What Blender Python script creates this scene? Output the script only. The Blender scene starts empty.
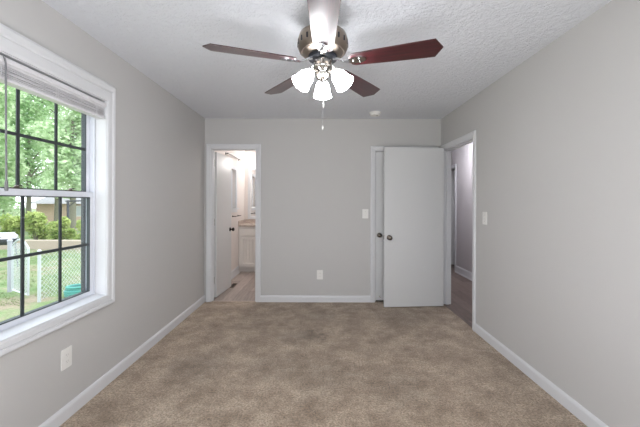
import bpy, math, random
from mathutils import Vector, Matrix
R = math.radians
PI = math.pi
scene = bpy.context.scene
col = scene.collection
random.seed(7)

# ------------------------------------------------------------------ camera
CAM_Z = 1.322
cam_d = bpy.data.cameras.new('camera')
cam = bpy.data.objects.new('camera', cam_d)
col.objects.link(cam)
cam.location = (0, 0, CAM_Z)
cam.rotation_euler = (Matrix.Rotation(R(90), 3, 'X') @ Matrix.Rotation(R(0.16), 3, 'Z')).to_euler()
cam_d.sensor_width = 36
cam_d.lens = 18.0
cam_d.shift_x = -1.0 / 640
cam_d.shift_y = -10.8 / 640
cam_d.clip_start = 0.02
scene.camera = cam

# ------------------------------------------------------------------ world, sun, exposure
SKY = 3.2
LAMP = 31.0
world = bpy.data.worlds.new('sky')
scene.world = world
world.use_nodes = True
nt = world.node_tree
nt.nodes.clear()
wo = nt.nodes.new('ShaderNodeOutputWorld')
wb = nt.nodes.new('ShaderNodeBackground')
tc = nt.nodes.new('ShaderNodeTexCoord')
sep = nt.nodes.new('ShaderNodeSeparateXYZ')
rmp = nt.nodes.new('ShaderNodeValToRGB')
rmp.color_ramp.elements[0].position = 0.0
rmp.color_ramp.elements[0].color = (0.93, 0.95, 1.0, 1)
rmp.color_ramp.elements[1].position = 0.8
rmp.color_ramp.elements[1].color = (0.80, 0.88, 1.0, 1)
nt.links.new(tc.outputs['Generated'], sep.inputs[0])
nt.links.new(sep.outputs['Z'], rmp.inputs[0])
nt.links.new(rmp.outputs[0], wb.inputs['Color'])
wb.inputs['Strength'].default_value = SKY
nt.links.new(wb.outputs[0], wo.inputs[0])

sd = bpy.data.lights.new('sun', 'SUN')
sd.energy = 2.2
sd.angle = R(12)
sd.color = (1.0, 0.97, 0.9)
sun = bpy.data.objects.new('sun', sd)
col.objects.link(sun)
sun.rotation_euler = Vector((-0.5, -0.2, -0.85)).to_track_quat('-Z', 'Y').to_euler()


def portal(name, loc, rot, sx, sy):
    d = bpy.data.lights.new(name, 'AREA')
    d.shape = 'RECTANGLE'
    d.size = sx
    d.size_y = sy
    d.cycles.is_portal = True
    o = bpy.data.objects.new(name, d)
    o.location = loc
    o.rotation_euler = rot
    col.objects.link(o)


portal('window_portal', (-1.72, 1.9, 1.35), (0, R(-90), 0), 1.44, 0.95)      # faces +X
portal('added_window_portal', (0.0, -1.14, 1.4), (R(90), 0, 0), 2.2, 1.5)      # faces +Y
portal('bathroom_window_portal', (-1.73, 5.655, 1.56), (0, R(-90), 0), 0.8, 0.45)

# added fill light behind the camera, aimed up to brighten the ceiling
fd = bpy.data.lights.new('bounce_fill', 'AREA')
fd.shape = 'RECTANGLE'
fd.size = 1.6
fd.size_y = 1.0
fd.energy = 44
fd.color = (0.97, 0.98, 1.0)
fill_light = bpy.data.objects.new('bounce_fill', fd)
col.objects.link(fill_light)
fill_light.location = (0.0, -0.3, 0.5)
fill_light.rotation_euler = Vector((0, 0.6, 1)).to_track_quat('-Z', 'Y').to_euler()

vs = scene.view_settings
scene.display_settings.display_device = 'sRGB'
vs.view_transform = 'Standard'
vs.look = 'None'
vs.gamma = 1
vs.use_curve_mapping = False
vs.exposure = 0.33


# ------------------------------------------------------------------ materials
def lin(c):
    return tuple((x / 12.92 if x <= 0.04045 else ((x + 0.055) / 1.055) ** 2.4) for x in c)


def rgb(r, g, b):
    return lin((r / 255, g / 255, b / 255)) + (1,)


def mat(name, c, rough=0.5, metal=0.0, spec=0.5):
    m = bpy.data.materials.new(name)
    m.use_nodes = True
    b = m.node_tree.nodes['Principled BSDF']
    b.inputs['Base Color'].default_value = c
    b.inputs['Roughness'].default_value = rough
    b.inputs['Metallic'].default_value = metal
    b.inputs['Specular IOR Level'].default_value = spec
    return m


def nodes(m):
    return m.node_tree, m.node_tree.nodes['Principled BSDF']


def objcoord(nt):
    t = nt.nodes.new('ShaderNodeTexCoord')
    return t.outputs['Object']


def add_noise(nt, vec, scale, detail=3, rough=0.5):
    n = nt.nodes.new('ShaderNodeTexNoise')
    n.inputs['Scale'].default_value = scale
    n.inputs['Detail'].default_value = detail
    n.inputs['Roughness'].default_value = rough
    nt.links.new(vec, n.inputs['Vector'])
    return n


def ramp(nt, fac, stops):
    r = nt.nodes.new('ShaderNodeValToRGB')
    e = r.color_ramp.elements
    while len(e) < len(stops):
        e.new(0.5)
    for i, (p, c) in enumerate(stops):
        e[i].position = p
        e[i].color = c
    nt.links.new(fac, r.inputs[0])
    return r


def bump(nt, b, height, strength, dist):
    n = nt.nodes.new('ShaderNodeBump')
    n.inputs['Strength'].default_value = strength
    n.inputs['Distance'].default_value = dist
    nt.links.new(height, n.inputs['Height'])
    nt.links.new(n.outputs[0], b.inputs['Normal'])
    return n


def mixc(nt, a, b, fac, mode='MIX'):
    n = nt.nodes.new('ShaderNodeMix')
    n.data_type = 'RGBA'
    n.blend_type = mode
    for s, v in ((n.inputs[0], fac), (n.inputs[6], a), (n.inputs[7], b)):
        if hasattr(v, 'is_linked') or hasattr(v, 'links'):
            nt.links.new(v, s)
        else:
            s.default_value = v
    return n.outputs[2]


M = {}


def wall_mat(name, c):
    m = mat(name, c, 0.75, 0, 0.3)
    t, b = nodes(m)
    v = objcoord(t)
    n = add_noise(t, v, 180, 2)
    bump(t, b, n.outputs['Fac'], 0.12, 0.002)
    return m


M['wall'] = wall_mat('greige_wall_paint', rgb(198, 196, 194))
M['bath_wall'] = wall_mat('bathroom_wall_paint', rgb(230, 222, 217))
M['hall_wall'] = wall_mat('hall_wall_paint', rgb(200, 195, 196))


def ceil_mat():
    m = mat('textured_ceiling_paint', rgb(229, 231, 236), 0.85, 0, 0.2)
    t, b = nodes(m)
    v = objcoord(t)
    w = add_noise(t, v, 9, 3, 0.6)
    wv = t.nodes.new('ShaderNodeVectorMath')
    wv.operation = 'MULTIPLY_ADD'
    t.links.new(w.outputs['Color'], wv.inputs[0])
    wv.inputs[1].default_value = (0.10, 0.10, 0.0)
    t.links.new(v, wv.inputs[2])
    n1 = add_noise(t, wv.outputs[0], 30, 5, 0.68)
    n2 = add_noise(t, v, 75, 3, 0.7)
    rr = ramp(t, n1.outputs['Fac'], [(0.40, (0, 0, 0, 1)), (0.60, (1, 1, 1, 1))])
    mx = t.nodes.new('ShaderNodeMath')
    mx.operation = 'MULTIPLY_ADD'
    t.links.new(n2.outputs['Fac'], mx.inputs[0])
    mx.inputs[1].default_value = 0.5
    t.links.new(rr.outputs[0], mx.inputs[2])
    bump(t, b, mx.outputs[0], 0.62, 0.012)
    return m


M['ceiling'] = ceil_mat()


def carpet_mat():
    m = mat('tan_cut_pile_carpet', rgb(170, 150, 132), 0.95, 0, 0.1)
    t, b = nodes(m)
    v = objcoord(t)
    big = add_noise(t, v, 4.2, 7, 0.72)
    r1 = ramp(t, big.outputs['Fac'], [(0.34, rgb(146, 125, 104)), (0.5, rgb(176, 155, 133)), (0.64, rgb(198, 179, 157))])
    mid = add_noise(t, v, 13, 5, 0.75)
    r2 = ramp(t, mid.outputs['Fac'], [(0.36, (0.72, 0.70, 0.68, 1)), (0.55, (1, 1, 1, 1))])
    c = mixc(t, r1.outputs[0], r2.outputs[0], 0.65, 'MULTIPLY')
    fine = add_noise(t, v, 74, 4, 0.9)
    r3 = ramp(t, fine.outputs['Fac'], [(0.38, (0.36, 0.34, 0.32, 1)), (0.50, (0.95, 0.95, 0.95, 1)), (0.63, (1.5, 1.5, 1.5, 1))])
    c = mixc(t, c, r3.outputs[0], 0.9, 'MULTIPLY')
    # worn dirty patches with their own places
    for (x, y, r, s) in ((-0.08, 3.2, 0.17, 0.5), (-0.30, 3.15, 0.2, 0.25), (0.0, 3.75, 0.25, 0.25), (0.95, 3.7, 0.35, 0.2), (-1.0, 2.6, 0.3, 0.28), (0.05, 2.45, 0.35, 0.18), (0.55, 2.3, 0.3, 0.18), (-0.35, 2.6, 0.3, 0.2)):
        d = t.nodes.new('ShaderNodeVectorMath')
        d.operation = 'DISTANCE'
        wv = mixc(t, v, mid.outputs['Color'], 0.0)
        ad = t.nodes.new('ShaderNodeVectorMath')
        ad.operation = 'MULTIPLY_ADD'
        t.links.new(mid.outputs['Color'], ad.inputs[0])
        ad.inputs[1].default_value = (0.5, 0.5, 0)
        t.links.new(v, ad.inputs[2])
        t.links.new(ad.outputs[0], d.inputs[0])
        d.inputs[1].default_value = (x + 0.25, y + 0.25, 0)
        rr = ramp(t, d.outputs['Value'], [(r * 0.35, (s, s, s, 1)), (r, (0, 0, 0, 1))])
        c = mixc(t, c, rgb(74, 60, 48), rr.outputs[0])
    t.links.new(c, b.inputs['Base Color'])
    h = t.nodes.new('ShaderNodeMath')
    h.operation = 'MULTIPLY_ADD'
    t.links.new(mid.outputs['Fac'], h.inputs[0])
    h.inputs[1].default_value = 1.2
    t.links.new(fine.outputs['Fac'], h.inputs[2])
    bump(t, b, h.outputs[0], 0.7, 0.012)
    b.inputs['Sheen Weight'].default_value = 0.25
    b.inputs['Sheen Roughness'].default_value = 0.6
    return m


M['carpet'] = carpet_mat()


def plank_mat(name, c1, c2, along_y=True):
    m = mat(name, c1, 0.38, 0, 0.4)
    t, b = nodes(m)
    v = objcoord(t)
    mp = t.nodes.new('ShaderNodeMapping')
    t.links.new(v, mp.inputs[0])
    if along_y:
        mp.inputs['Rotation'].default_value = (0, 0, R(90))
    br = t.nodes.new('ShaderNodeTexBrick')
    br.inputs['Scale'].default_value = 1.0
    br.inputs['Brick Width'].default_value = 1.2
    br.inputs['Row Height'].default_value = 0.15
    br.inputs['Mortar Size'].default_value = 0.002
    br.inputs['Color1'].default_value = c1
    br.inputs['Color2'].default_value = c2
    br.inputs['Mortar'].default_value = tuple(x * 0.35 for x in c1[:3]) + (1,)
    t.links.new(mp.outputs[0], br.inputs['Vector'])
    mp2 = t.nodes.new('ShaderNodeMapping')
    t.links.new(mp.outputs[0], mp2.inputs[0])
    mp2.inputs['Scale'].default_value = (1.5, 14, 1)
    n = add_noise(t, mp2.outputs[0], 3, 6, 0.65)
    r = ramp(t, n.outputs['Fac'], [(0.3, (0.6, 0.57, 0.55, 1)), (0.7, (1.1, 1.1, 1.1, 1))])
    c = mixc(t, br.outputs['Color'], r.outputs[0], 0.9, 'MULTIPLY')
    t.links.new(c, b.inputs['Base Color'])
    return m


M['bath_floor'] = plank_mat('bathroom_plank_vinyl', rgb(196, 182, 174), rgb(168, 154, 146))
M['hall_floor'] = plank_mat('hall_plank_vinyl', rgb(150, 132, 124), rgb(122, 106, 100))
M['trim'] = mat('white_trim_paint', rgb(220, 220, 222), 0.35)
M['door'] = mat('white_door_paint', rgb(213, 213, 213), 0.3)
M['vinyl'] = mat('white_window_vinyl', rgb(225, 228, 236), 0.35)
M['spacer'] = mat('dark_glazing_spacer', rgb(58, 66, 70), 0.5)
M['muntin'] = mat('dark_bronze_muntin', rgb(52, 58, 60), 0.5)
M['plate'] = mat('white_plastic', rgb(236, 234, 230), 0.35)
M['slot'] = mat('grey_slot', rgb(120, 116, 112), 0.6)
M['blind'] = mat('white_blind_vinyl', rgb(226, 224, 226), 0.45)
M['wand'] = mat('backlit_wand_grey', rgb(120, 120, 122), 0.25)  # white wand greyed to its silhouette against the bright window
M['pane'] = mat('house_window_pane', rgb(190, 196, 202), 0.2)
M['nickel'] = mat('brushed_nickel', rgb(190, 186, 180), 0.24, 1.0)
M['pewter'] = mat('dark_pewter', rgb(150, 138, 126), 0.3, 1.0)
M['chrome'] = mat('polished_chrome', rgb(215, 215, 218), 0.12, 1.0)
M['gun'] = mat('dark_motor_metal', rgb(52, 54, 60), 0.4, 0.8)
M['bronze'] = mat('oil_rubbed_bronze', rgb(48, 40, 36), 0.35, 0.7)
M['old_nickel'] = mat('aged_nickel_knob', rgb(118, 110, 102), 0.22, 1.0)
M['counter'] = mat('tan_counter', rgb(190, 164, 142), 0.3)
t_, b_ = nodes(M['counter'])
n_ = add_noise(t_, objcoord(t_), 70, 4, 0.7)
r_ = ramp(t_, n_.outputs['Fac'], [(0.35, rgb(172, 154, 142)), (0.65, rgb(210, 194, 182))])
t_.links.new(r_.outputs[0], b_.inputs['Base Color'])
M['cabinet'] = mat('white_cabinet_paint', rgb(232, 226, 220), 0.4)
M['mirror'] = mat('mirror_silver', (0.92, 0.93, 0.93, 1), 0.02, 1.0)
M['vent'] = mat('brown_register_metal', rgb(84, 62, 46), 0.45, 0.5)
M['dark_room'] = mat('unlit_room_shade', rgb(96, 90, 86), 0.9)  # darkness of the unlit closet and side room put into the colour


def cherry():
    m = mat('cherry_blade_veneer', rgb(96, 26, 30), 0.32, 0, 0.3)
    t, b = nodes(m)
    v = objcoord(t)
    mp = t.nodes.new('ShaderNodeMapping')
    t.links.new(v, mp.inputs[0])
    mp.inputs['Scale'].default_value = (1.2, 22, 4)
    n = add_noise(t, mp.outputs[0], 4, 6, 0.6)
    r = ramp(t, n.outputs['Fac'], [(0.3, rgb(26, 5, 9)), (0.52, rgb(54, 11, 17)), (0.75, rgb(82, 22, 26))])
    t.links.new(r.outputs[0], b.inputs['Base Color'])
    b.inputs['Coat Weight'].default_value = 1.0
    b.inputs['Coat Roughness'].default_value = 0.37
    return m


M['cherry'] = cherry()


def glass():
    m = bpy.data.materials.new('clear_window_glass')
    m.use_nodes = True
    t = m.node_tree
    t.nodes.clear()
    o = t.nodes.new('ShaderNodeOutputMaterial')
    mx = t.nodes.new('ShaderNodeMixShader')
    tr = t.nodes.new('ShaderNodeBsdfTransparent')
    tr.inputs[0].default_value = (0.97, 0.985, 0.98, 1)
    gl = t.nodes.new('ShaderNodeBsdfGlossy')
    gl.inputs['Roughness'].default_value = 0.0
    mx.inputs[0].default_value = 0.05
    t.links.new(tr.outputs[0], mx.inputs[1])
    t.links.new(gl.outputs[0], mx.inputs[2])
    t.links.new(mx.outputs[0], o.inputs[0])
    return m


M['glass'] = glass()


def obscure():
    m = bpy.data.materials.new('frosted_window_glass')
    m.use_nodes = True
    t = m.node_tree
    t.nodes.clear()
    o = t.nodes.new('ShaderNodeOutputMaterial')
    mx = t.nodes.new('ShaderNodeMixShader')
    tl = t.nodes.new('ShaderNodeBsdfTranslucent')
    tl.inputs[0].default_value = (0.36, 0.42, 0.45, 1)
    gl = t.nodes.new('ShaderNodeBsdfGlossy')
    gl.inputs['Roughness'].default_value = 0.15
    mx.inputs[0].default_value = 0.06
    t.links.new(tl.outputs[0], mx.inputs[1])
    t.links.new(gl.outputs[0], mx.inputs[2])
    t.links.new(mx.outputs[0], o.inputs[0])
    return m


M['obscure'] = obscure()


def emit(name, c, s):
    m = mat(name, c, 0.5)
    t, b = nodes(m)
    b.inputs['Emission Color'].default_value = c
    b.inputs['Emission Strength'].default_value = s
    return m


M['shade'] = emit('lit_frosted_glass', (0.965, 0.975, 1.0, 1), LAMP)
M['bulb'] = emit('lit_bulb', (0.97, 0.98, 1.0, 1), LAMP * 1.5)
M['hall_lamp'] = emit('lit_hall_globe', (0.93, 0.94, 1.0, 1), 60)
M['bath_lamp'] = emit('lit_bathroom_globe', (1.0, 0.975, 0.96, 1), 34)


def leaf_mat(name, dark, light):
    m = bpy.data.materials.new(name)
    m.use_nodes = True
    t = m.node_tree
    t.nodes.clear()
    o = t.nodes.new('ShaderNodeOutputMaterial')
    v = objcoord(t)
    n = add_noise(t, v, 2.6, 4, 0.7)
    r = ramp(t, n.outputs['Fac'], [(0.35, dark), (0.66, light)])
    df = t.nodes.new('ShaderNodeBsdfDiffuse')
    tl = t.nodes.new('ShaderNodeBsdfTranslucent')
    t.links.new(r.outputs[0], df.inputs[0])
    t.links.new(r.outputs[0], tl.inputs[0])
    mx = t.nodes.new('ShaderNodeMixShader')
    mx.inputs[0].default_value = 0.45
    t.links.new(df.outputs[0], mx.inputs[1])
    t.links.new(tl.outputs[0], mx.inputs[2])
    t.links.new(mx.outputs[0], o.inputs[0])
    return m


M['leaf'] = leaf_mat('tree_leaf', rgb(150, 182, 128), rgb(224, 236, 206))
M['leaf_dark'] = leaf_mat('dark_tree_leaf', rgb(122, 162, 106), rgb(204, 224, 182))
M['bush'] = leaf_mat('bush_leaf', rgb(128, 156, 84), rgb(206, 214, 144))
M['turf'] = leaf_mat('grass_blade', rgb(104, 126, 82), rgb(142, 152, 110))
M['bark'] = mat('bark', rgb(112, 110, 94), 0.9)


def lawn_mat():
    m = mat('lawn', rgb(140, 176, 100), 0.95, 0, 0.1)
    t, b = nodes(m)
    v = objcoord(t)
    n = add_noise(t, v, 0.9, 6, 0.65)
    r = ramp(t, n.outputs['Fac'], [(0.36, rgb(92, 118, 74)), (0.50, rgb(122, 138, 98)), (0.60, rgb(146, 136, 116))])
    f = add_noise(t, v, 22, 4, 0.7)
    r2 = ramp(t, f.outputs['Fac'], [(0.3, (0.6, 0.6, 0.6, 1)), (0.65, (1.1, 1.1, 1.1, 1))])
    c = mixc(t, r.outputs[0], r2.outputs[0], 0.8, 'MULTIPLY')
    t.links.new(c, b.inputs['Base Color'])
    bump(t, b, f.outputs['Fac'], 0.6, 0.04)
    return m


M['lawn'] = lawn_mat()
M['galv'] = mat('galvanised_steel', rgb(184, 190, 192), 0.5, 0.1)
M['white_post'] = mat('weathered_white_post', rgb(160, 162, 168), 0.7)
M['silver'] = mat('silver_grill_steel', rgb(200, 202, 208), 0.25, 0.9)
M['charcoal'] = mat('charcoal_metal', rgb(60, 62, 68), 0.6)
M['teal'] = mat('teal_plastic', rgb(66, 142, 132), 0.4)
M['teal_shaded'] = mat('shaded_teal_plastic', rgb(30, 88, 84), 0.45)  # hose teal darkened for the shadows inside the coil
M['curb'] = mat('beige_curb_stone', rgb(160, 148, 132), 0.9)
M['brick'] = mat('pinkish_house_brick', rgb(204, 164, 140), 0.9)
t_, b_ = nodes(M['brick'])
br_ = t_.nodes.new('ShaderNodeTexBrick')
br_.inputs['Scale'].default_value = 1.0
br_.inputs['Brick Width'].default_value = 0.22
br_.inputs['Row Height'].default_value = 0.075
br_.inputs['Mortar Size'].default_value = 0.01
br_.inputs['Color1'].default_value = rgb(214, 180, 160)
br_.inputs['Color2'].default_value = rgb(200, 164, 146)
br_.inputs['Mortar'].default_value = rgb(210, 196, 182)
mp_ = t_.nodes.new('ShaderNodeMapping')
mp_.inputs['Rotation'].default_value = (R(90), 0, 0)
t_.links.new(objcoord(t_), mp_.inputs[0])
t_.links.new(mp_.outputs[0], br_.inputs['Vector'])
t_.links.new(br_.outputs['Color'], b_.inputs['Base Color'])
M['roof'] = mat('grey_roof_shingle', rgb(150, 148, 150), 0.9)
M['outer_wall'] = mat('exterior_siding', rgb(214, 210, 204), 0.8)


# ------------------------------------------------------------------ mesh helpers
class MB:
    def __init__(s):
        s.v, s.f = [], []

    def add(s, vs, fs):
        k = len(s.v)
        s.v += [tuple(p) for p in vs]
        s.f += [tuple(i + k for i in f) for f in fs]
        return s

    def box(s, x0, x1, y0, y1, z0, z1):
        return s.add([(x0, y0, z0), (x1, y0, z0), (x1, y1, z0), (x0, y1, z0), (x0, y0, z1), (x1, y0, z1), (x1, y1, z1), (x0, y1, z1)],
                     [(0, 3, 2, 1), (4, 5, 6, 7), (0, 1, 5, 4), (1, 2, 6, 5), (2, 3, 7, 6), (3, 0, 4, 7)])

    def tube(s, pts, r, n=10, caps=True):
        pts = [Vector(p) for p in pts]
        rs = r if isinstance(r, (list, tuple)) else [r] * len(pts)
        vs, fs = [], []
        u = None
        for i, p in enumerate(pts):
            d = (pts[min(i + 1, len(pts) - 1)] - pts[max(i - 1, 0)]).normalized()
            if u is None:
                a = Vector((0, 0, 1)) if abs(d.z) < 0.9 else Vector((1, 0, 0))
                u = d.cross(a).normalized()
            else:
                u = (u - d * u.dot(d)).normalized()
            w = d.cross(u)
            for k in range(n):
                t = 2 * PI * k / n
                vs.append(p + (u * math.cos(t) + w * math.sin(t)) * rs[i])
        for i in range(len(pts) - 1):
            for k in range(n):
                a, b = i * n + k, i * n + (k + 1) % n
                fs.append((a, b, b + n, a + n))
        if caps:
            fs.append(tuple(range(n))[::-1])
            fs.append(tuple(range((len(pts) - 1) * n, len(pts) * n)))
        return s.add(vs, fs)

    def lathe(s, prof, n=32, mx=None):
        """prof: (radius, z) list; spun about z, then mapped by matrix mx"""
        mx = mx or Matrix()
        vs, fs = [], []
        for (r, z) in prof:
            for k in range(n):
                t = 2 * PI * k / n
                vs.append(mx @ Vector((r * math.cos(t), r * math.sin(t), z)))
        for i in range(len(prof) - 1):
            for k in range(n):
                a, b = i * n + k, i * n + (k + 1) % n
                fs.append((a, b, b + n, a + n))
        if prof[0][0] > 1e-6:
            fs.append(tuple(range(n))[::-1])
        if prof[-1][0] > 1e-6:
            fs.append(tuple(range((len(prof) - 1) * n, len(prof) * n)))
        return s.add(vs, fs)

    def sweep(s, corners, offs, normal, prof, closed=False):
        """profile (u out along the corner's offset, v along normal) swept over mitred corners"""
        nrm = Vector(normal)
        m = len(prof)
        vs, fs = [], []
        for c, o in zip(corners, offs):
            for (u, v) in prof:
                vs.append(Vector(c) + Vector(o) * u + nrm * v)
        nc = len(corners)
        for i in range(nc if closed else nc - 1):
            j = (i + 1) % nc
            for k in range(m):
                l = (k + 1) % m
                fs.append((i * m + k, i * m + l, j * m + l, j * m + k))
        if not closed:
            fs.append(tuple(range(m))[::-1])
            fs.append(tuple(range((nc - 1) * m, nc * m)))
        return s.add(vs, fs)

    def prism(s, poly, z0, z1, mx=None):
        mx = mx or Matrix()
        n = len(poly)
        vs = [mx @ Vector((x, y, z0)) for x, y in poly] + [mx @ Vector((x, y, z1)) for x, y in poly]
        fs = [tuple(range(n))[::-1], tuple(range(n, 2 * n))] + [(k, (k + 1) % n, (k + 1) % n + n, k + n) for k in range(n)]
        return s.add(vs, fs)

    def build(s, name, m, parent=None, smooth=False, bevel=0, local=False):
        """one mesh object; vertices are in world space unless local"""
        import bmesh
        me = bpy.data.meshes.new(name)
        off = Vector((0, 0, 0))
        if parent is not None and not local:
            off = world_of(parent)
        me.from_pydata([tuple(Vector(p) - off) for p in s.v], [], s.f)
        bm = bmesh.new()
        bm.from_mesh(me)
        bmesh.ops.recalc_face_normals(bm, faces=bm.faces)
        bm.to_mesh(me)
        bm.free()
        me.materials.append(m)
        o = bpy.data.objects.new(name, me)
        col.objects.link(o)
        if parent is not None:
            o.parent = parent
        if smooth:
            me.polygons.foreach_set('use_smooth', [True] * len(me.polygons))
            me.update()
            try:
                me.set_sharp_from_angle(angle=R(40))
            except Exception:
                pass
        if bevel:
            bv = o.modifiers.new('edge', 'BEVEL')
            bv.width = bevel
            bv.segments = 2
            bv.limit_method = 'ANGLE'
        return o


def world_of(o):
    v = Vector(o.location)
    while o.parent is not None:
        o = o.parent
        v = v + Vector(o.location)
    return v


def empty(name, loc, label=None, cat=None, group=None, kind=None):
    o = bpy.data.objects.new(name, None)
    o.empty_display_size = 0.05
    o.location = loc
    col.objects.link(o)
    return tag(o, label, cat, group, kind)


def tag(o, label=None, cat=None, group=None, kind=None):
    if label: o['label'] = label
    if cat: o['category'] = cat
    if group: o['group'] = group
    if kind: o['kind'] = kind
    return o


def copy_tree(o, parent=None):
    c = o.copy()
    col.objects.link(c)
    c.parent = parent
    for ch in [x for x in col.objects if x.parent == o]:
        copy_tree(ch, c)
    return c


def struct(name, mb, m, label=None, **k):
    return tag(mb.build(name, m, **k), label, None, None, 'structure')


# ------------------------------------------------------------------ dimensions
XL, XR, YB, YR, H = -1.551, 1.597, 4.26, -1.0, 2.44
WT = 0.100                       # inner wall thickness
XO = XL - 0.16                   # outer face of the window wall
WY0, WY1, WZ0, WZ1 = 1.445, 2.306, 0.647, 2.050          # window opening
BX0, BX1 = -1.466, -0.858                              # bathroom doorway
CX0, CX1 = 0.716, 1.50                                 # closet doorway
EY0, EY1 = 3.355, 4.192                                # entry doorway (right wall)
DH = 2.017                                              # door opening height

# ------------------------------------------------------------------ room shell
def wall_x(name, x0, x1, y0, y1, holes, m, z1=H, label=None):
    """wall of constant x with rectangular holes (ya, yb, za, zb), as one mesh"""
    mb = MB()
    cuts = sorted(holes)
    y = y0
    for (a, b, za, zb) in cuts:
        if a > y: mb.box(x0, x1, y, a, 0, z1)
        if za > 0: mb.box(x0, x1, a, b, 0, za)
        if zb < z1: mb.box(x0, x1, a, b, zb, z1)
        y = b
    if y < y1: mb.box(x0, x1, y, y1, 0, z1)
    return struct(name, mb, m, label)


def wall_y(name, y0, y1, x0, x1, holes, m, z1=H, label=None):
    mb = MB()
    x = x0
    for (a, b, za, zb) in sorted(holes):
        if a > x: mb.box(x, a, y0, y1, 0, z1)
        if za > 0: mb.box(a, b, y0, y1, 0, za)
        if zb < z1: mb.box(a, b, y0, y1, zb, z1)
        x = b
    if x < x1: mb.box(x, x1, y0, y1, 0, z1)
    return struct(name, mb, m, label)


struct('floor', MB().box(XL - 0.02, XR + 0.01, YR - 0.02, YB + 0.02, -0.12, 0.0), M['carpet'], 'tan carpet floor of the bedroom')
struct('ceiling', MB().box(XO, XR + WT, YR - 0.14, YB + WT, H, H + 0.12), M['ceiling'], 'white textured bedroom ceiling')
wall_x('wall_left', XO, XL, YR - 0.14, YB + WT, [(WY0, WY1, WZ0, WZ1)], M['wall'], label='greige wall with the window')
wall_x('wall_right', XR, XR + WT, YR, YB + WT, [(EY0, EY1, 0, DH)], M['wall'], label='greige wall with the open entry doorway')
wall_y('wall_back', YB, YB + WT, XL, XR, [(BX0, BX1, 0, DH + 0.024), (CX0, CX1, 0, DH)], M['wall'], label='greige wall with the bathroom and closet doorways')
wall_y('wall_rear', YR - 0.14, YR, XL, XR + WT, [(-1.1, 1.1, 0.65, 2.15)], M['wall'])  # the opening belongs to the added daylight window

# closet behind the back wall
closet = MB()
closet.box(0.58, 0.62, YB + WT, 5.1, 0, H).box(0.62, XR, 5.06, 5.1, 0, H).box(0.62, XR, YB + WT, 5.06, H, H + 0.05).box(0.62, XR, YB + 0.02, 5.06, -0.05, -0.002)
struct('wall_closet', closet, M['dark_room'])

# bathroom shell
BL, BB, BR = -1.56, 6.54, 0.35
struct('floor_bathroom', MB().box(BL - 0.1, BR, YB + 0.02, BB + 0.1, -0.12, -0.003), M['bath_floor'], 'light wood plank bathroom floor')
struct('ceiling_bathroom', MB().box(BL - 0.2, BR + 0.1, YB + WT, BB + 0.1, H, H + 0.1), M['trim'])
BWY0, BWY1, BWZ0, BWZ1 = 5.47, 5.84, 1.22, 1.91
wall_x('wall_bathroom_left', BL - 0.16, BL, YB + WT, BB + 0.1, [(BWY0, BWY1, BWZ0, BWZ1)], M['bath_wall'])
wall_y('wall_bathroom_back', BB, BB + 0.1, BL, BR, [], M['bath_wall'])
wall_x('wall_bathroom_right', BR, BR + 0.1, YB + WT, BB + 0.1, [], M['bath_wall'])

# hall shell
HX, HY0, HY1 = 2.60, 2.2, 8.0
struct('floor_hall', MB().box(XR + 0.01, HX + 1.3, HY0, HY1, -0.12, -0.003), M['hall_floor'], 'grey brown wood plank hall floor')
struct('ceiling_hall', MB().box(XR + WT, HX + 1.3, HY0, HY1, H, H + 0.1), M['ceiling'])
wall_x('wall_hall_right', HX, HX + WT, HY0, HY1, [(6.20, 6.96, 0, DH)], M['hall_wall'])
wall_x('wall_hall_left', XR, XR + WT, YB + WT, HY1, [], M['hall_wall'])
wall_y('wall_hall_front', HY0 - 0.1, HY0, XR + WT, HX + 1.3, [], M['hall_wall'])
wall_y('wall_hall_back', HY1, HY1 + 0.1, XR, HX + 1.3, [], M['hall_wall'])
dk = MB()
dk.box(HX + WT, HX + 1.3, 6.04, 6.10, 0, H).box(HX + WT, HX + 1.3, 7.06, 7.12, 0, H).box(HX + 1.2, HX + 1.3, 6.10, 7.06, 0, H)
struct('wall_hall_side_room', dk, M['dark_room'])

# ------------------------------------------------------------------ baseboards
BPROF = [(0, 0), (0.014, 0), (0.014, 0.066), (0.010, 0.078), (0.005, 0.085), (0, 0.087)]


def base_run(mb, p0, p1, n, prof=BPROF):
    p0, p1, n = Vector(p0), Vector(p1), Vector(n)
    vs = [p + n * u + Vector((0, 0, z)) for p in (p0, p1) for (u, z) in prof]
    m = len(prof)
    mb.add(vs, [tuple(range(m))[::-1], tuple(range(m, 2 * m))] + [(k, (k + 1) % m, (k + 1) % m + m, k + m) for k in range(m)])


CW = 0.057                                             # door casing width
b = MB(); base_run(b, (XL, YR, 0), (XL, YB, 0), (1, 0, 0)); struct('baseboard_left', b, M['trim'], smooth=False)
b = MB(); base_run(b, (XR, YR, 0), (XR, EY0 - CW, 0), (-1, 0, 0)); struct('baseboard_right', b, M['trim'])
b = MB()
base_run(b, (BX1 + CW, YB, 0), (CX0 - CW, YB, 0), (0, -1, 0))
struct('baseboard_back', b, M['trim'])
b = MB(); base_run(b, (XL, YR, 0), (XR, YR, 0), (0, 1, 0)); struct('baseboard_rear', b, M['trim'])
b = MB()
tall = [(0, 0), (0.03, 0), (0.028, 0.016), (0.016, 0.022), (0.014, 0.105), (0.006, 0.128), (0, 0.13)]
base_run(b, (BL, YB + WT, -0.003), (BL, 6.05, -0.003), (1, 0, 0), tall)
struct('baseboard_bathroom', b, M['trim'])
b = MB()
base_run(b, (HX, HY0, -0.003), (HX, 6.20 - CW, -0.003), (-1, 0, 0), tall)
base_run(b, (HX, 6.96 + CW, -0.003), (HX, HY1, -0.003), (-1, 0, 0), tall)
struct('baseboard_hall', b, M['trim'])

# ------------------------------------------------------------------ door casings and jambs
CPROF = [(0, 0), (0, 0.009), (0.006, 0.012), (0.028, 0.014), (0.036, 0.018), (0.051, 0.018), (0.057, 0.014), (0.057, 0)]


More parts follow.
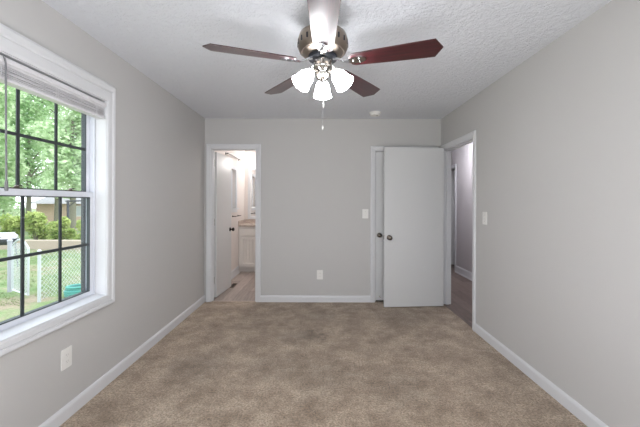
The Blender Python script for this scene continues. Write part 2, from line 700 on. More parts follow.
def casing_y(mb, x0, x1, y, z1, n):
    mb.sweep([(x0, y, 0), (x0, y, z1), (x1, y, z1), (x1, y, 0)], [(-1, 0, 0), (-1, 0, 1), (1, 0, 1), (1, 0, 0)], (0, n, 0), CPROF)


def casing_x(mb, y0, y1, x, z1, n):
    mb.sweep([(x, y0, 0), (x, y0, z1), (x, y1, z1), (x, y1, 0)], [(0, -1, 0), (0, -1, 1), (0, 1, 1), (0, 1, 0)], (n, 0, 0), CPROF)


JT = 0.012                                             # visible jamb lining
mb = MB()
casing_y(mb, BX0, BX1, YB, DH + 0.024, -1)
casing_y(mb, BX0, BX1, YB + WT, DH + 0.024, 1)
mb.box(BX0 - 0.001, BX0 + JT, YB - 0.002, YB + WT + 0.002, 0, DH + 0.024).box(BX1 - JT, BX1 + 0.001, YB - 0.002, YB + WT + 0.002, 0, DH + 0.024)
mb.box(BX0, BX1, YB - 0.002, YB + WT + 0.002, DH + 0.024 - JT, DH + 0.0241)
mb.box(BX0 + JT, BX0 + JT + 0.010, YB + 0.035, YB + 0.068, 0, DH - 0.003)          # stop strip
mb.box(BX1 - JT - 0.010, BX1 - JT, YB + 0.035, YB + 0.068, 0, DH - 0.003)
struct('trim_1', mb, M['trim'], 'white casing around the bathroom doorway')
mb = MB()
casing_y(mb, CX0, CX1, YB, DH, -1)
mb.box(CX0 - 0.001, CX0 + 0.008, YB - 0.002, YB + WT, 0, DH).box(CX1 - 0.008, CX1 + 0.001, YB - 0.002, YB + WT, 0, DH).box(CX0, CX1, YB - 0.002, YB + WT, DH - 0.008, DH + 0.001)
mb.box(CX0 + 0.008, CX0 + 0.025, YB + 0.055, YB + 0.09, 0, DH - 0.008)
struct('trim_2', mb, M['trim'], 'white casing around the closed closet door')
mb = MB()
casing_x(mb, EY0, EY1, XR, DH, -1)
casing_x(mb, EY0, EY1, XR + WT, DH, 1)
mb.box(XR - 0.002, XR + WT + 0.002, EY0 - 0.001, EY0 + JT, 0, DH).box(XR - 0.002, XR + WT + 0.002, EY1 - JT, EY1 + 0.001, 0, DH).box(XR - 0.002, XR + WT + 0.002, EY0, EY1, DH - JT, DH + 0.001)
mb.box(XR + 0.04, XR + 0.075, EY1 - JT - 0.011, EY1 - JT, 0, DH - JT).box(XR + 0.04, XR + 0.075, EY0 + JT, EY0 + JT + 0.011, 0, DH - JT).box(XR + 0.04, XR + 0.075, EY0 + JT, EY1 - JT, DH - JT - 0.011, DH - JT)
tr3 = struct('trim_3', mb, M['trim'], 'white casing around the open entry doorway')
MB().box(XR + 0.008, XR + 0.034, EY0 + JT, EY0 + JT + 0.003, 0.87, 0.93).build('strike_plate', M['old_nickel'], tr3, local=True)
mb = MB()
casing_x(mb, 6.20, 6.96, HX, DH, -1)
mb.box(HX - 0.002, HX + WT, 6.20, 6.212, 0, DH).box(HX - 0.002, HX + WT, 6.948, 6.96, 0, DH).box(HX - 0.002, HX + WT, 6.20, 6.96, DH - 0.012, DH)
struct('trim_4', mb, M['trim'], 'white casing of the far doorway in the hall')
# flat metal strips where carpet meets the planks
struct('trim_5', MB().box(BX0 + JT, BX1 - JT, YB + 0.012, YB + 0.034, -0.003, 0.003), M['counter'], bevel=0.002)
struct('trim_6', MB().box(XR + 0.004, XR + 0.026, EY0 + JT, EY1 - JT, -0.003, 0.003), M['hall_floor'], bevel=0.002)


# ------------------------------------------------------------------ doors
def knob_mb(p, d, s=1.0):
    """round knob with rosette at p, pointing along d"""
    q = Vector((0, 0, 1)).rotation_difference(Vector(d)).to_matrix().to_4x4()
    mx = Matrix.Translation(p) @ q
    prof = [(0.0, 0), (0.032, 0), (0.032, 0.004), (0.026, 0.009), (0.013, 0.013), (0.011, 0.028), (0.016, 0.034), (0.026, 0.040), (0.0285, 0.050), (0.026, 0.060), (0.016, 0.067), (0.0, 0.069)]
    return MB().lathe([(r * s, z * s) for r, z in prof], 24, mx)


def hinge_mb(x, y, z, ax=(0, 0, 1)):
    m = MB()
    m.tube([(x, y, z - 0.045), (x, y, z + 0.045)], 0.0065, 10)
    m.tube([(x, y, z + 0.045), (x, y, z + 0.053)], [0.0055, 0.002], 10)
    return m


# door_1: bathroom door, swung into the bathroom against its left wall
piv = Vector((BX0 + 0.0, YB + WT + 0.030, 0))
ang = R(86.0)
d1 = empty('door_1', piv, 'white bathroom door standing open inside the bathroom', 'door', None, 'structure')
d1.rotation_euler = (0, 0, ang)
W1 = BX1 - BX0 - 0.025
MB().box(0.0, W1, 0.0, -0.035, 0.020, 2.012).build('door_slab', M['door'], d1, local=True, bevel=0.002)
knob_mb((W1 - 0.062, -0.035, 0.91), (0, -1, 0)).build('door_knob', M['bronze'], d1, local=True, smooth=True)
for z in (1.86, 1.05, 0.25):
    hinge_mb(-0.004, -0.004, z).build('hinge', M['nickel'], d1, local=True, smooth=True)

# door_2: closed closet door in the back wall
d2 = empty('door_2', (CX0 + 0.012, YB + 0.012, 0), 'closed white closet door partly behind the open entry door', 'door', None, 'structure')
MB().box(CX0 + 0.012, CX1 - 0.012, YB + 0.012, YB + 0.047, 0.022, DH - 0.012).build('door_slab', M['door'], d2, bevel=0.002)
knob_mb((0.779, YB + 0.012, 0.891), (0, -1, 0)).build('door_knob', M['old_nickel'], d2, smooth=True)
mbx = MB().lathe([(0.0, 0), (0.011, 0), (0.011, 0.004), (0.004, 0.006), (0.004, 0.045), (0.008, 0.046), (0.008, 0.055), (0, 0.057)], 12, Matrix.Translation((0.785, YB + 0.012, 0.075)) @ Matrix.Rotation(R(90), 4, 'X'))
mbx.build('door_stop', M['nickel'], d2, smooth=True)

# door_3: entry door, swung into the room in front of the closet door
W3 = 0.768
d3 = empty('door_3', (1.562, 4.111, 0), 'open white entry door standing in front of the closet', 'door', None, 'structure')
d3.rotation_euler = (0, 0, R(3.8))
MB().box(-W3, 0.0, -0.035, 0.0, 0.010, 2.024).build('door_slab', M['door'], d3, local=True, bevel=0.002)
knob_mb((-W3 + 0.062, -0.035, 0.886), (0, -1, 0)).build('door_knob', M['old_nickel'], d3, local=True, smooth=True)
knob_mb((-W3 + 0.062, 0.0, 0.886), (0, 1, 0), 0.95).build('door_knob', M['old_nickel'], d3, local=True, smooth=True)
MB().box(-W3 - 0.0015, -W3 + 0.001, -0.03, -0.005, 0.86, 0.915).build('latch_plate', M['old_nickel'], d3, local=True)
for z in (1.86, 1.05, 0.25):
    hinge_mb(0.008, 0.006, z).build('hinge', M['nickel'], d3, local=True, smooth=True)

# door_4: dark narrow side room door in the hall
d4 = empty('door_4', (HX + 0.06, 6.94, 0), 'white door of the far hall doorway standing half open', 'door', None, 'structure')
d4.rotation_euler = (0, 0, R(-25))
MB().box(0, 0.72, -0.035, 0, 0.012, 2.02).build('door_slab', M['door'], d4, local=True, bevel=0.002)
knob_mb((0.66, -0.035, 0.92), (0, -1, 0)).build('door_knob', M['old_nickel'], d4, local=True, smooth=True)

# ------------------------------------------------------------------ bedroom window
WPROF = [(0, 0), (0, 0.012), (0.010, 0.017), (0.034, 0.019), (0.039, 0.014), (0.044, 0.021), (0.060, 0.024), (0.068, 0.019), (0.068, 0)]
mb = MB()
k = 1.85
mb.sweep([(XL, WY0, WZ0), (XL, WY0, WZ1), (XL, WY1, WZ1), (XL, WY1, WZ0)],
         [(0, -1, -1), (0, -1, k), (0, 1.15, k), (0, 1.15, -1)], (1, 0, 0), WPROF, True)
struct('trim_7', mb, M['trim'], 'white moulded casing around the bedroom window')
mb = MB()
JX = XL - 0.072
mb.box(JX, XL + 0.003, WY1 - 0.004, WY1 + 0.002, WZ0, WZ1).box(JX, XL + 0.003, WY0 - 0.002, WY0 + 0.004, WZ0, WZ1).box(JX, XL + 0.003, WY0, WY1, WZ1 - 0.004, WZ1 + 0.002)
mb.add([(JX, WY0, WZ0 - 0.002), (XL + 0.012, WY0, WZ0 - 0.002), (XL + 0.012, WY0, WZ0 + 0.006), (JX, WY0, WZ0 + 0.016),
        (JX, WY1, WZ0 - 0.002), (XL + 0.012, WY1, WZ0 - 0.002), (XL + 0.012, WY1, WZ0 + 0.006), (JX, WY1, WZ0 + 0.016)],
       [(0, 1, 2, 3), (7, 6, 5, 4), (0, 4, 5, 1), (1, 5, 6, 2), (2, 6, 7, 3), (3, 7, 4, 0)])
struct('trim_8', mb, M['trim'], 'white jamb lining and sill of the bedroom window')

w1 = empty('window_1', (XL - 0.1, 1.875, WZ0), 'double hung white vinyl window with dark muntins', 'window', None, 'structure')


def frame_rect(mb, x0, x1, y0, y1, z0, z1, l, r, b, t):
    """rectangular frame in a plane of constant x, member widths left right bottom top"""
    mb.box(x0, x1, y0, y0 + l, z0, z1).box(x0, x1, y1 - r, y1, z0, z1).box(x0, x1, y0 + l, y1 - r, z0, z0 + b).box(x0, x1, y0 + l, y1 - r, z1 - t, z1)
    return mb


fr = frame_rect(MB(), XL - 0.150, XL - 0.072, WY0 + 0.004, WY1 - 0.004, WZ0 + 0.002, WZ1 - 0.004, 0.013, 0.013, 0.016, 0.02)
fr.build('window_frame', M['vinyl'], w1, bevel=0.002)


def sash(name, x0, x1, z0, z1, b, t, lab):
    y0, y1 = WY0 + 0.018, WY1 - 0.018
    st = 0.034
    s = frame_rect(MB(), x0, x1, y0, y1, z0, z1, st, st, b, t).build(name, M['vinyl'], w1, bevel=0.003)
    s['label'] = lab
    gy0, gy1, gz0, gz1 = y0 + st, y1 - st, z0 + b, z1 - t
    xm = (x0 + x1) / 2
    frame_rect(MB(), x0 + 0.006, x1 - 0.0015, gy0, gy1, gz0, gz1, 0.008, 0.008, 0.006, 0.006).build('glazing_spacer', M['spacer'], s)
    MB().box(xm - 0.002, xm + 0.002, gy0 + 0.001, gy1 - 0.001, gz0 + 0.001, gz1 - 0.001).build('glass', M['glass'], s)
    g = MB()
    for q in (1, 2):
        y = gy0 + (gy1 - gy0) * q / 3
        g.box(xm + 0.003, xm + 0.010, y - 0.009, y + 0.009, gz0, gz1)
    zc = (gz0 + gz1) / 2
    g.box(xm + 0.0035, xm + 0.0105, gy0, gy1, zc - 0.009, zc + 0.009)
    g.build('muntin_grid', M['muntin'], s)
    return s


frame_rect(MB(), XL - 0.149, XL - 0.131, WY0 + 0.017, WY1 - 0.017, WZ0 + 0.018, WZ1 - 0.024, 0.022, 0.022, 0.02, 0.02).build('screen_frame', M['muntin'], w1)
sash('upper_sash', XL - 0.127, XL - 0.102, 1.355, WZ1 - 0.024, 0.038, 0.04, 'upper white sash')
lo = sash('lower_sash', XL - 0.100, XL - 0.074, WZ0 + 0.018, 1.392, 0.030, 0.036, 'lower white sash')
for y in (1.72, 2.09):
    lk = MB()
    lk.box(XL - 0.096, XL - 0.076, y - 0.03, y + 0.03, 1.392, 1.400).lathe([(0.011, 0), (0.011, 0.008), (0.004, 0.012), (0, 0.012)], 14, Matrix.Translation((XL - 0.086, y, 1.400)))
    lk.box(XL - 0.090, XL - 0.082, y - 0.002, y + 0.032, 1.406, 1.413)
    lk.build('sash_lock', M['old_nickel'], lo, bevel=0.001)

# unseen rear window behind the camera, added to let in more daylight
w3 = empty('added_window', (0, -1.08, 0.65), 'unseen wide white window added in the rear wall for daylight', 'window', None, 'structure')
mb = MB()
for (a, b2) in ((-1.1, -0.02), (0.02, 1.1)):
    mb.box(a, a + 0.05, -1.11, -1.06, 0.65, 2.15).box(b2 - 0.05, b2, -1.11, -1.06, 0.65, 2.15).box(a + 0.05, b2 - 0.05, -1.11, -1.06, 0.65, 0.70).box(a + 0.05, b2 - 0.05, -1.11, -1.06, 2.10, 2.15)
mb.box(-0.02, 0.02, -1.11, -1.06, 0.65, 2.15)
mb.build('window_frame', M['vinyl'], w3)
MB().box(-1.05, -0.07, -1.088, -1.084, 0.70, 2.10).build('glass', M['glass'], w3)
MB().box(0.07, 1.05, -1.088, -1.084, 0.70, 2.10).build('glass', M['glass'], w3)

# bathroom window
w2 = empty('window_2', (BL - 0.08, 5.84, BWZ0), 'small white window on the bathroom side wall', 'window', None, 'structure')
fr = frame_rect(MB(), BL - 0.12, BL - 0.06, BWY0, BWY1, BWZ0, BWZ1, 0.03, 0.03, 0.03, 0.03)
fr.box(BL - 0.11, BL - 0.07, BWY0 + 0.03, BWY1 - 0.03, 1.61, 1.65)
fr.build('window_frame', M['vinyl'], w2)
MB().box(BL - 0.092, BL - 0.088, BWY0 + 0.03, BWY1 - 0.03, BWZ0 + 0.03, BWZ1 - 0.03).build('glass', M['obscure'], w2)
mb = MB()
mb.sweep([(BL, BWY0, BWZ0), (BL, BWY0, BWZ1), (BL, BWY1, BWZ1), (BL, BWY1, BWZ0)], [(0, -1, 0), (0, -1, 1), (0, 1, 1), (0, 1, 0)], (1, 0, 0), [(0, 0), (0, 0.012), (0.06, 0.018), (0.06, 0)])
mb.box(BL - 0.06, BL + 0.045, BWY0 - 0.08, BWY1 + 0.08, BWZ0 - 0.022, BWZ0).box(BL, BL + 0.016, BWY0 - 0.06, BWY1 + 0.06, BWZ0 - 0.075, BWZ0 - 0.022)
struct('trim_9', mb, M['trim'], 'white casing and stool of the bathroom window')

# ------------------------------------------------------------------ blind
bl = empty('window_blind', (XL - 0.0090, 1.875, 2.035), 'white horizontal blind pulled up at the top of the bedroom window', 'blind')
y0, y1 = WY0 + 0.012, WY1 - 0.012
MB().box(XL - 0.0540, XL - 0.0030, y0, y1, 1.995, 2.032).build('head_rail', M['blind'], bl, bevel=0.002)
vp = [(0, 0), (0.004, 0.0), (0.008, 0.005), (0.008, 0.018), (0.003, 0.020), (0.003, 0.030), (0.0, 0.032)]
mb = MB()
vs_ = [(XL - 0.0010 + u, y, 2.001 + z) for y in (y0 - 0.004, y1 + 0.004) for (u, z) in vp]
m_ = len(vp)
mb.add(vs_, [tuple(range(m_))[::-1], tuple(range(m_, 2 * m_))] + [(q, (q + 1) % m_, (q + 1) % m_ + m_, q + m_) for q in range(m_)])
mb.build('valance', M['blind'], bl)
mb = MB()
for q in range(7):
    z = 1.936 + q * 0.0092
    sx = random.uniform(-0.006, 0.004)
    mb.box(XL - 0.0510 + sx, XL - 0.0000 + sx, y0 + 0.002, y1 - 0.002, z, z + 0.0042)
mb.build('stacked_slats', M['blind'], bl)
MB().box(XL - 0.0510, XL + 0.0010, y0 + 0.001, y1 - 0.001, 1.916, 1.933).build('bottom_rail', M['blind'], bl, bevel=0.003)
for y in (1.54, 1.875, 2.21):
    MB().tube([(XL + 0.0025, y - 0.006, 1.99), (XL + 0.0035, y - 0.007, 1.96), (XL + 0.0025, y - 0.005, 1.93), (XL + 0.0025, y, 1.914)], 0.0014, 6).tube([(XL + 0.0025, y + 0.006, 1.99), (XL + 0.0040, y + 0.008, 1.955), (XL + 0.0025, y + 0.005, 1.93)], 0.0014, 6).build('ladder_cord', M['blind'], bl)
MB().tube([(XL + 0.0110, 1.552, 2.03), (XL + 0.0160, 1.556, 2.0), (XL + 0.0180, 1.559, 1.40)], 0.0040, 8).lathe([(0.006, 0), (0.008, 0.01), (0.006, 0.05), (0, 0.05)], 10, Matrix.Translation((XL + 0.0180, 1.559, 1.375))).build('tilt_wand', M['wand'], bl, smooth=True)


# ------------------------------------------------------------------ outlets and switches
def orient(n):
    """matrix: local x = along the wall, local y = out of the wall, z up"""
    n = Vector(n)
    x = n.cross(Vector((0, 0, 1)))
    return Matrix((x, n, Vector((0, 0, 1)))).transposed()


def rounded(w, h, r, n=4):
    pts = []
    for cx, cy, a in ((w / 2 - r, h / 2 - r, 0), (-w / 2 + r, h / 2 - r, 90), (-w / 2 + r, -h / 2 + r, 180), (w / 2 - r, -h / 2 + r, 270)):
        for q in range(n + 1):
            t = R(a + 90 * q / n)
            pts.append((cx + r * math.cos(t), cy + r * math.sin(t)))
    return pts


FX = Matrix(((1, 0, 0, 0), (0, 0, 1, 0), (0, 1, 0, 0), (0, 0, 0, 1)))    # prism (x, z) with depth along +y


def plate(parent):
    return MB().prism(rounded(0.080, 0.124, 0.006), 0.0, 0.0055, FX).build('cover_plate', M['plate'], parent, local=True, bevel=0.0015)


def outlet(loc, n, label, group):
    o = empty('electrical_outlet', loc, label, 'outlet', group)
    o.rotation_euler = orient(n).to_euler()
    plate(o)
    f = MB().prism(rounded(0.034, 0.068, 0.003), 0.0055, 0.0080, FX).build('receptacle', M['plate'], o, local=True, bevel=0.0008)
    for dz in (0.0195, -0.0195):
        for (sx, z0, z1) in ((-0.0063, dz - 0.002, dz + 0.006), (0.0063, dz - 0.001, dz + 0.006), (0.0, dz - 0.010, dz - 0.006)):
            MB().box(sx - 0.0008, sx + 0.0008, 0.0080, 0.0083, z0, z1).build('slot', M['slot'], f, local=True)
    for dz in (0.048, -0.048):
        MB().lathe([(0.0025, 0), (0.0025, 0.001), (0, 0.0014)], 10, Matrix.Translation((0, 0.0055, dz)) @ Matrix.Rotation(R(-90), 4, 'X')).build('screw', M['plate'], o, local=True)
    return o


def switch(loc, n, label, group):
    o = empty('light_switch', loc, label, 'switch', group)
    o.rotation_euler = orient(n).to_euler()
    plate(o)
    MB().box(-0.0055, 0.0055, 0.0055, 0.0065, -0.012, 0.012).build('toggle_slot', M['plate'], o, local=True)
    MB().add([(-0.0045, 0.006, -0.004), (0.0045, 0.006, -0.004), (0.0045, 0.006, 0.006), (-0.0045, 0.006, 0.006), (-0.004, 0.017, 0.006), (0.004, 0.017, 0.006), (0.004, 0.016, 0.012), (-0.004, 0.016, 0.012)],
             [(0, 1, 2, 3), (4, 5, 6, 7), (0, 1, 5, 4), (1, 2, 6, 5), (2, 3, 7, 6), (3, 0, 4, 7)]).build('toggle', M['plate'], o, local=True)
    for dz in (0.030, -0.030):
        MB().lathe([(0.003, 0), (0.003, 0.001), (0, 0.0014)], 10, Matrix.Translation((0, 0.0055, dz)) @ Matrix.Rotation(R(-90), 4, 'X')).build('screw', M['nickel'], o, local=True)
    return o


outlet((XL, 1.950, 0.371), (1, 0, 0), 'white outlet low on the side wall below the window', 'white wall outlets')
outlet((-0.013, YB, 0.363), (0, -1, 0), 'white outlet low on the back wall between the doorways', 'white wall outlets')
switch((0.590, YB, 1.176), (0, -1, 0), 'white light switch on the back wall beside the closet door casing', 'white wall switches')
switch((XR, 3.115, 1.176), (-1, 0, 0), 'white light switch on the side wall next to the open entry doorway', 'white wall switches')

# ------------------------------------------------------------------ smoke detector
sm = empty('smoke_detector', (0.667, 3.96, H), 'small round white smoke detector on the textured ceiling', 'smoke detector')
MB().lathe([(0, 0), (0.074, 0), (0.074, -0.010), (0.070, -0.014), (0, -0.014)], 32).build('mounting_base', M['plate'], sm, local=True, smooth=True)
MB().lathe([(0.062, -0.014), (0.064, -0.024), (0.058, -0.036), (0.030, -0.042), (0.0, -0.043)], 32).build('cover', M['plate'], sm, local=True, smooth=True)
MB().lathe([(0.010, 0), (0.010, -0.004), (0, -0.005)], 12, Matrix.Translation((0.02, -0.02, -0.0415))).build('test_button', M['nickel'], sm, local=True)

# ------------------------------------------------------------------ ceiling fan
FC = Vector((0.008, 1.892, H))
fan = empty('ceiling_fan', FC, 'nickel ceiling fan with five cherry blades and three lit frosted shades', 'ceiling fan')


def fz(z):
    return z - H + 0.008


MB().lathe([(0, 0), (0.075, 0), (0.078, -0.012), (0.070, -0.05), (0.045, -0.075), (0.030, -0.085), (0.030, fz(2.32)), (0, fz(2.32))], 36).build('canopy', M['nickel'], fan, local=True, smooth=True)
MB().lathe([(0, fz(2.325)), (0.060, fz(2.325)), (0.110, fz(2.318)), (0.138, fz(2.300)), (0.147, fz(2.272)), (0.149, fz(2.250)), (0.147, fz(2.228)), (0.138, fz(2.206)),
            (0.128, fz(2.198)), (0.120, fz(2.200)), (0.112, fz(2.194)), (0.085, fz(2.182)), (0, fz(2.180))], 48).build('motor_housing', M['pewter'], fan, local=True, smooth=True)
# cooling slots round the lower housing
slot = None
for q in range(20):
    if slot is None:
        mx = Matrix.Translation((0.1465, 0, fz(2.246))) @ Matrix.Rotation(R(90), 4, 'Y')
        slot = c_ = MB().prism([(x, y) for x, y in rounded(0.030, 0.011, 0.005)], -0.003, 0.0035, mx).build('cooling_slot', M['gun'], fan, local=True)
    else:
        c_ = copy_tree(slot, fan)
    c_.rotation_euler = (0, 0, 2 * PI * q / 20)
MB().lathe([(0, fz(2.181)), (0.082, fz(2.181)), (0.086, fz(2.176)), (0.084, fz(2.160)), (0.070, fz(2.156)), (0, fz(2.156))], 36).build('flywheel', M['gun'], fan, local=True, smooth=True)
prof = [(0, fz(2.157)), (0.048, fz(2.157))]
MB().lathe(prof + [(0.056, fz(2.150)), (0.057, fz(2.118)), (0.060, fz(2.112)), (0.057, fz(2.105)), (0.040, fz(2.098)), (0.030, fz(2.085)), (0, fz(2.085))], 36).build('switch_housing', M['nickel'], fan, local=True, smooth=True)
MB().lathe([(0, fz(2.086)), (0.032, fz(2.086)), (0.044, fz(2.076)), (0.044, fz(2.064)), (0.034, fz(2.046)), (0.016, fz(2.030)), (0.008, fz(2.022)), (0, fz(2.020))], 32).build('light_fitter', M['nickel'], fan, local=True, smooth=True)

# blades, built along local +x and pitched
BZ = fz(2.134)
pitch = Matrix.Translation((0, 0, BZ)) @ Matrix.Rotation(R(-12.0), 4, 'X')
poly = [(0.163, -0.026), (0.170, -0.042), (0.192, -0.052), (0.32, -0.060), (0.50, -0.068), (0.628, -0.072), (0.668, 0.0), (0.628, 0.072), (0.50, 0.068), (0.32, 0.060), (0.192, 0.052), (0.170, 0.042), (0.163, 0.026)]


def sect(mb, stations):
    """flat bar through stations (x, half width, z, thickness, roll)"""
    vs, fs = [], []
    for (x, hw, z, th, roll) in stations:
        c, s = math.cos(roll), math.sin(roll)
        for (yy, zz) in ((-hw, -th / 2), (hw, -th / 2), (hw, th / 2), (-hw, th / 2)):
            vs.append((x, yy * c - zz * s, z + yy * s + zz * c))
    n = len(stations)
    for i in range(n - 1):
        for q in range(4):
            a, b3 = i * 4 + q, i * 4 + (q + 1) % 4
            fs.append((a, b3, b3 + 4, a + 4))
    fs += [(3, 2, 1, 0), tuple(range((n - 1) * 4, n * 4))]
    return mb.add(vs, fs)


proto = None
for q in range(5):
    a = R(-90 + 72 * q)
    if proto is None:
        bld = MB().prism(poly, 0.0, 0.006, pitch).build('blade', M['cherry'], fan, local=True, bevel=0.0015)
        irn = MB()
        rl = R(-12.0)
        sect(irn, [(0.060, 0.014, fz(2.158), 0.006, 0), (0.092, 0.012, fz(2.152), 0.007, 0), (0.115, 0.010, fz(2.140), 0.008, rl * 0.5), (0.138, 0.011, fz(2.130), 0.007, rl * 0.8), (0.168, 0.014, fz(2.129), 0.006, rl)])
        ov = [(0.205 + 0.052 * math.cos(2 * PI * j / 24), 0.030 * math.sin(2 * PI * j / 24)) for j in range(24)]
        irn.prism(ov, -0.006, 0.0, pitch)
        for (sx, sy) in ((0.185, 0.0), (0.221, 0.014), (0.221, -0.014)):
            irn.lathe([(0.005, 0), (0.005, -0.002), (0.002, -0.004), (0, -0.004)], 10, pitch @ Matrix.Translation((sx, sy, -0.006)))
        irn.build('blade_iron', M['chrome'], bld, local=True, smooth=True)
        proto = bld
    else:
        bld = copy_tree(proto, fan)
    bld.rotation_euler = (0, 0, a)

# three light arms and shades
SH = [(0.020, 0.0), (0.024, 0.006), (0.031, 0.018), (0.041, 0.036), (0.045, 0.054), (0.047, 0.070), (0.050, 0.086), (0.055, 0.100), (0.058, 0.105)]
shp = SH + [(r - 0.003, z) for r, z in SH[::-1]]
for az in (90, 210, 330):
    A = R(az)
    out = Vector((math.cos(A), math.sin(A), 0))
    p0 = out * 0.030 + Vector((0, 0, fz(2.070)))
    p1 = out * 0.060 + Vector((0, 0, fz(2.080)))
    axis = (out * math.sin(R(39)) + Vector((0, 0, -math.cos(R(39))))).normalized()
    p2 = out * 0.074 + Vector((0, 0, fz(2.078)))
    mx = Matrix.Translation(p2) @ Vector((0, 0, 1)).rotation_difference(axis).to_matrix().to_4x4()
    arm = MB().tube([p0, (p0 + p1) / 2 + Vector((0, 0, 0.006)), p1, p2 + axis * 0.006], 0.009, 10)
    arm.lathe([(0.010, -0.004), (0.022, 0.0), (0.025, 0.010), (0.024, 0.016), (0, 0.016)], 20, mx)
    ar = arm.build('lamp_holder', M['nickel'], fan, local=True, smooth=True)
    sh = MB()
    n = 32
    vs2, fs2 = [], []
    for (r, z) in shp:
        for j in range(n):
            t = 2 * PI * j / n
            vs2.append(mx @ Vector((r * math.cos(t), r * math.sin(t), z + 0.008)))
    for i in range(len(shp)):
        i2 = (i + 1) % len(shp)
        for j in range(n):
            j2 = (j + 1) % n
            fs2.append((i * n + j, i * n + j2, i2 * n + j2, i2 * n + j))
    sh.add(vs2, fs2)
    s_o = sh.build('lamp_shade', M['shade'], fan, local=True, smooth=True)
    MB().lathe([(0.0, 0.022), (0.012, 0.023), (0.013, 0.036), (0.020, 0.052), (0.026, 0.070), (0.022, 0.088), (0.010, 0.096), (0, 0.098)], 20, mx).build('bulb', M['bulb'], s_o, local=True, smooth=True)

# pull chains
mb = MB().tube([(0.0, -0.020, fz(2.040)), (0.0, -0.034, fz(2.034)), (0.0, -0.036, fz(2.020)), (0.0, -0.036, fz(1.76))], 0.0010, 6)
pc = mb.build('pull_chain', M['chrome'], fan, local=True)
MB().lathe([(0, 0), (0.003, 0.002), (0.0045, 0.012), (0.003, 0.026), (0, 0.028)], 10, Matrix.Translation((0, -0.036, fz(1.735)))).build('chain_fob', M['plate'], pc, local=True, smooth=True)
mb = MB().tube([(0.006, -0.018, fz(2.036)), (0.004, -0.028, fz(2.028)), (0.004, -0.030, fz(2.01)), (0.004, -0.030, fz(1.90))], 0.0014, 6)
pc = mb.build('pull_chain', M['chrome'], fan, local=True)
MB().lathe([(0, 0), (0.004, 0.002), (0.0055, 0.012), (0.004, 0.036), (0, 0.038)], 10, Matrix.Translation((0.004, -0.030, fz(1.865)))).build('chain_fob', M['plate'], pc, local=True, smooth=True)

# ------------------------------------------------------------------ bathroom fittings
va = empty('vanity_cabinet', (-1.10, 6.30, -0.003), 'white vanity cabinet with drawer front under the tan countertop', 'cabinet')
VX0, VX1, VY0 = BL + 0.002, -0.55, 6.04
z0 = -0.003
MB().box(VX0, VX1, VY0 + 0.02, BB - 0.002, 0.10, 0.865).build('carcass', M['cabinet'], va)
MB().box(VX0, VX1, VY0 + 0.10, VY0 + 0.115, z0, 0.10).build('toe_kick', M['cabinet'], va)
for (a, b4) in ((VX0 + 0.035, -1.10), (-1.085, VX1 - 0.02)):
    dr = MB()
    dr.box(a, b4, VY0 - 0.008, VY0 + 0.02, 0.705, 0.825)
    dr.build('drawer_front', M['cabinet'], va, bevel=0.004)
    dd = MB()
    dd.box(a, a + 0.055, VY0 - 0.008, VY0 + 0.02, 0.115, 0.680).box(b4 - 0.055, b4, VY0 - 0.008, VY0 + 0.02, 0.115, 0.680).box(a + 0.055, b4 - 0.055, VY0 - 0.008, VY0 + 0.02, 0.115, 0.17).box(a + 0.055, b4 - 0.055, VY0 - 0.008, VY0 + 0.02, 0.63, 0.680)
    x = a + 0.055
    while x < b4 - 0.056:
        x2 = min(x + 0.06, b4 - 0.055)
        dd.box(x + 0.004, x2 - 0.004, VY0 + 0.008, VY0 + 0.02, 0.17, 0.63)
        x = x2
    dd.build('cabinet_door', M['cabinet'], va)
ct = empty('countertop', (-1.1, 6.3, 0.867), 'tan speckled countertop on the white bathroom vanity', 'countertop')
MB().box(BL + 0.001, VX1 + 0.02, VY0 - 0.02, BB - 0.001, 0.866, 0.902).build('slab', M['counter'], ct, bevel=0.004)
MB().box(BL + 0.021, VX1 + 0.02, BB - 0.021, BB - 0.001, 0.902, 0.978).build('backsplash', M['counter'], ct, bevel=0.002)
MB().box(BL + 0.001, BL + 0.021, VY0 - 0.01, BB - 0.001, 0.902, 0.978).build('side_splash', M['counter'], ct, bevel=0.002)

mi = empty('wall_mirror', (-1.0, BB, 1.55), 'white framed mirror above the vanity reflecting the small window', 'mirror')
mx0, mx1, mz0, mz1 = -1.493, -0.60, 0.985, 2.04
fw = 0.06
mb = MB()
mb.sweep([(mx0 + fw, BB, mz0 + fw), (mx0 + fw, BB, mz1 - fw), (mx1 - fw, BB, mz1 - fw), (mx1 - fw, BB, mz0 + fw)], [(-1, 0, -1), (-1, 0, 1), (1, 0, 1), (1, 0, -1)], (0, -1, 0), [(0, 0), (0, 0.014), (0.01, 0.022), (0.05, 0.022), (0.06, 0.016), (0.06, 0)], True)
mb.build('frame', M['trim'], mi)
MB().box(mx0 + fw - 0.004, mx1 - fw + 0.004, BB - 0.008, BB - 0.001, mz0 + fw - 0.004, mz1 - fw + 0.004).build('mirror_glass', M['mirror'], mi)

vl = empty('vanity_light', (-1.0, BB, 2.2), 'lit bathroom vanity light above the mirror', 'wall light')
MB().box(-1.27, -0.66, BB - 0.03, BB, 2.09, 2.17).build('back_plate', M['nickel'], vl, bevel=0.004)
for x in (-1.235, -0.97, -0.71):
    g = MB().lathe([(0, 0.0), (0.025, 0.004), (0.045, 0.025), (0.052, 0.055), (0.045, 0.085), (0.030, 0.105), (0.028, 0.11), (0, 0.11)], 24, Matrix.Translation((x, BB - 0.10, 2.05))).build('lamp_globe', M['bath_lamp'], vl, smooth=True)
    MB().tube([(x, BB - 0.03, 2.14), (x, BB - 0.07, 2.16), (x, BB - 0.10, 2.158)], 0.008, 8).build('lamp_arm', M['nickel'], vl, smooth=True)

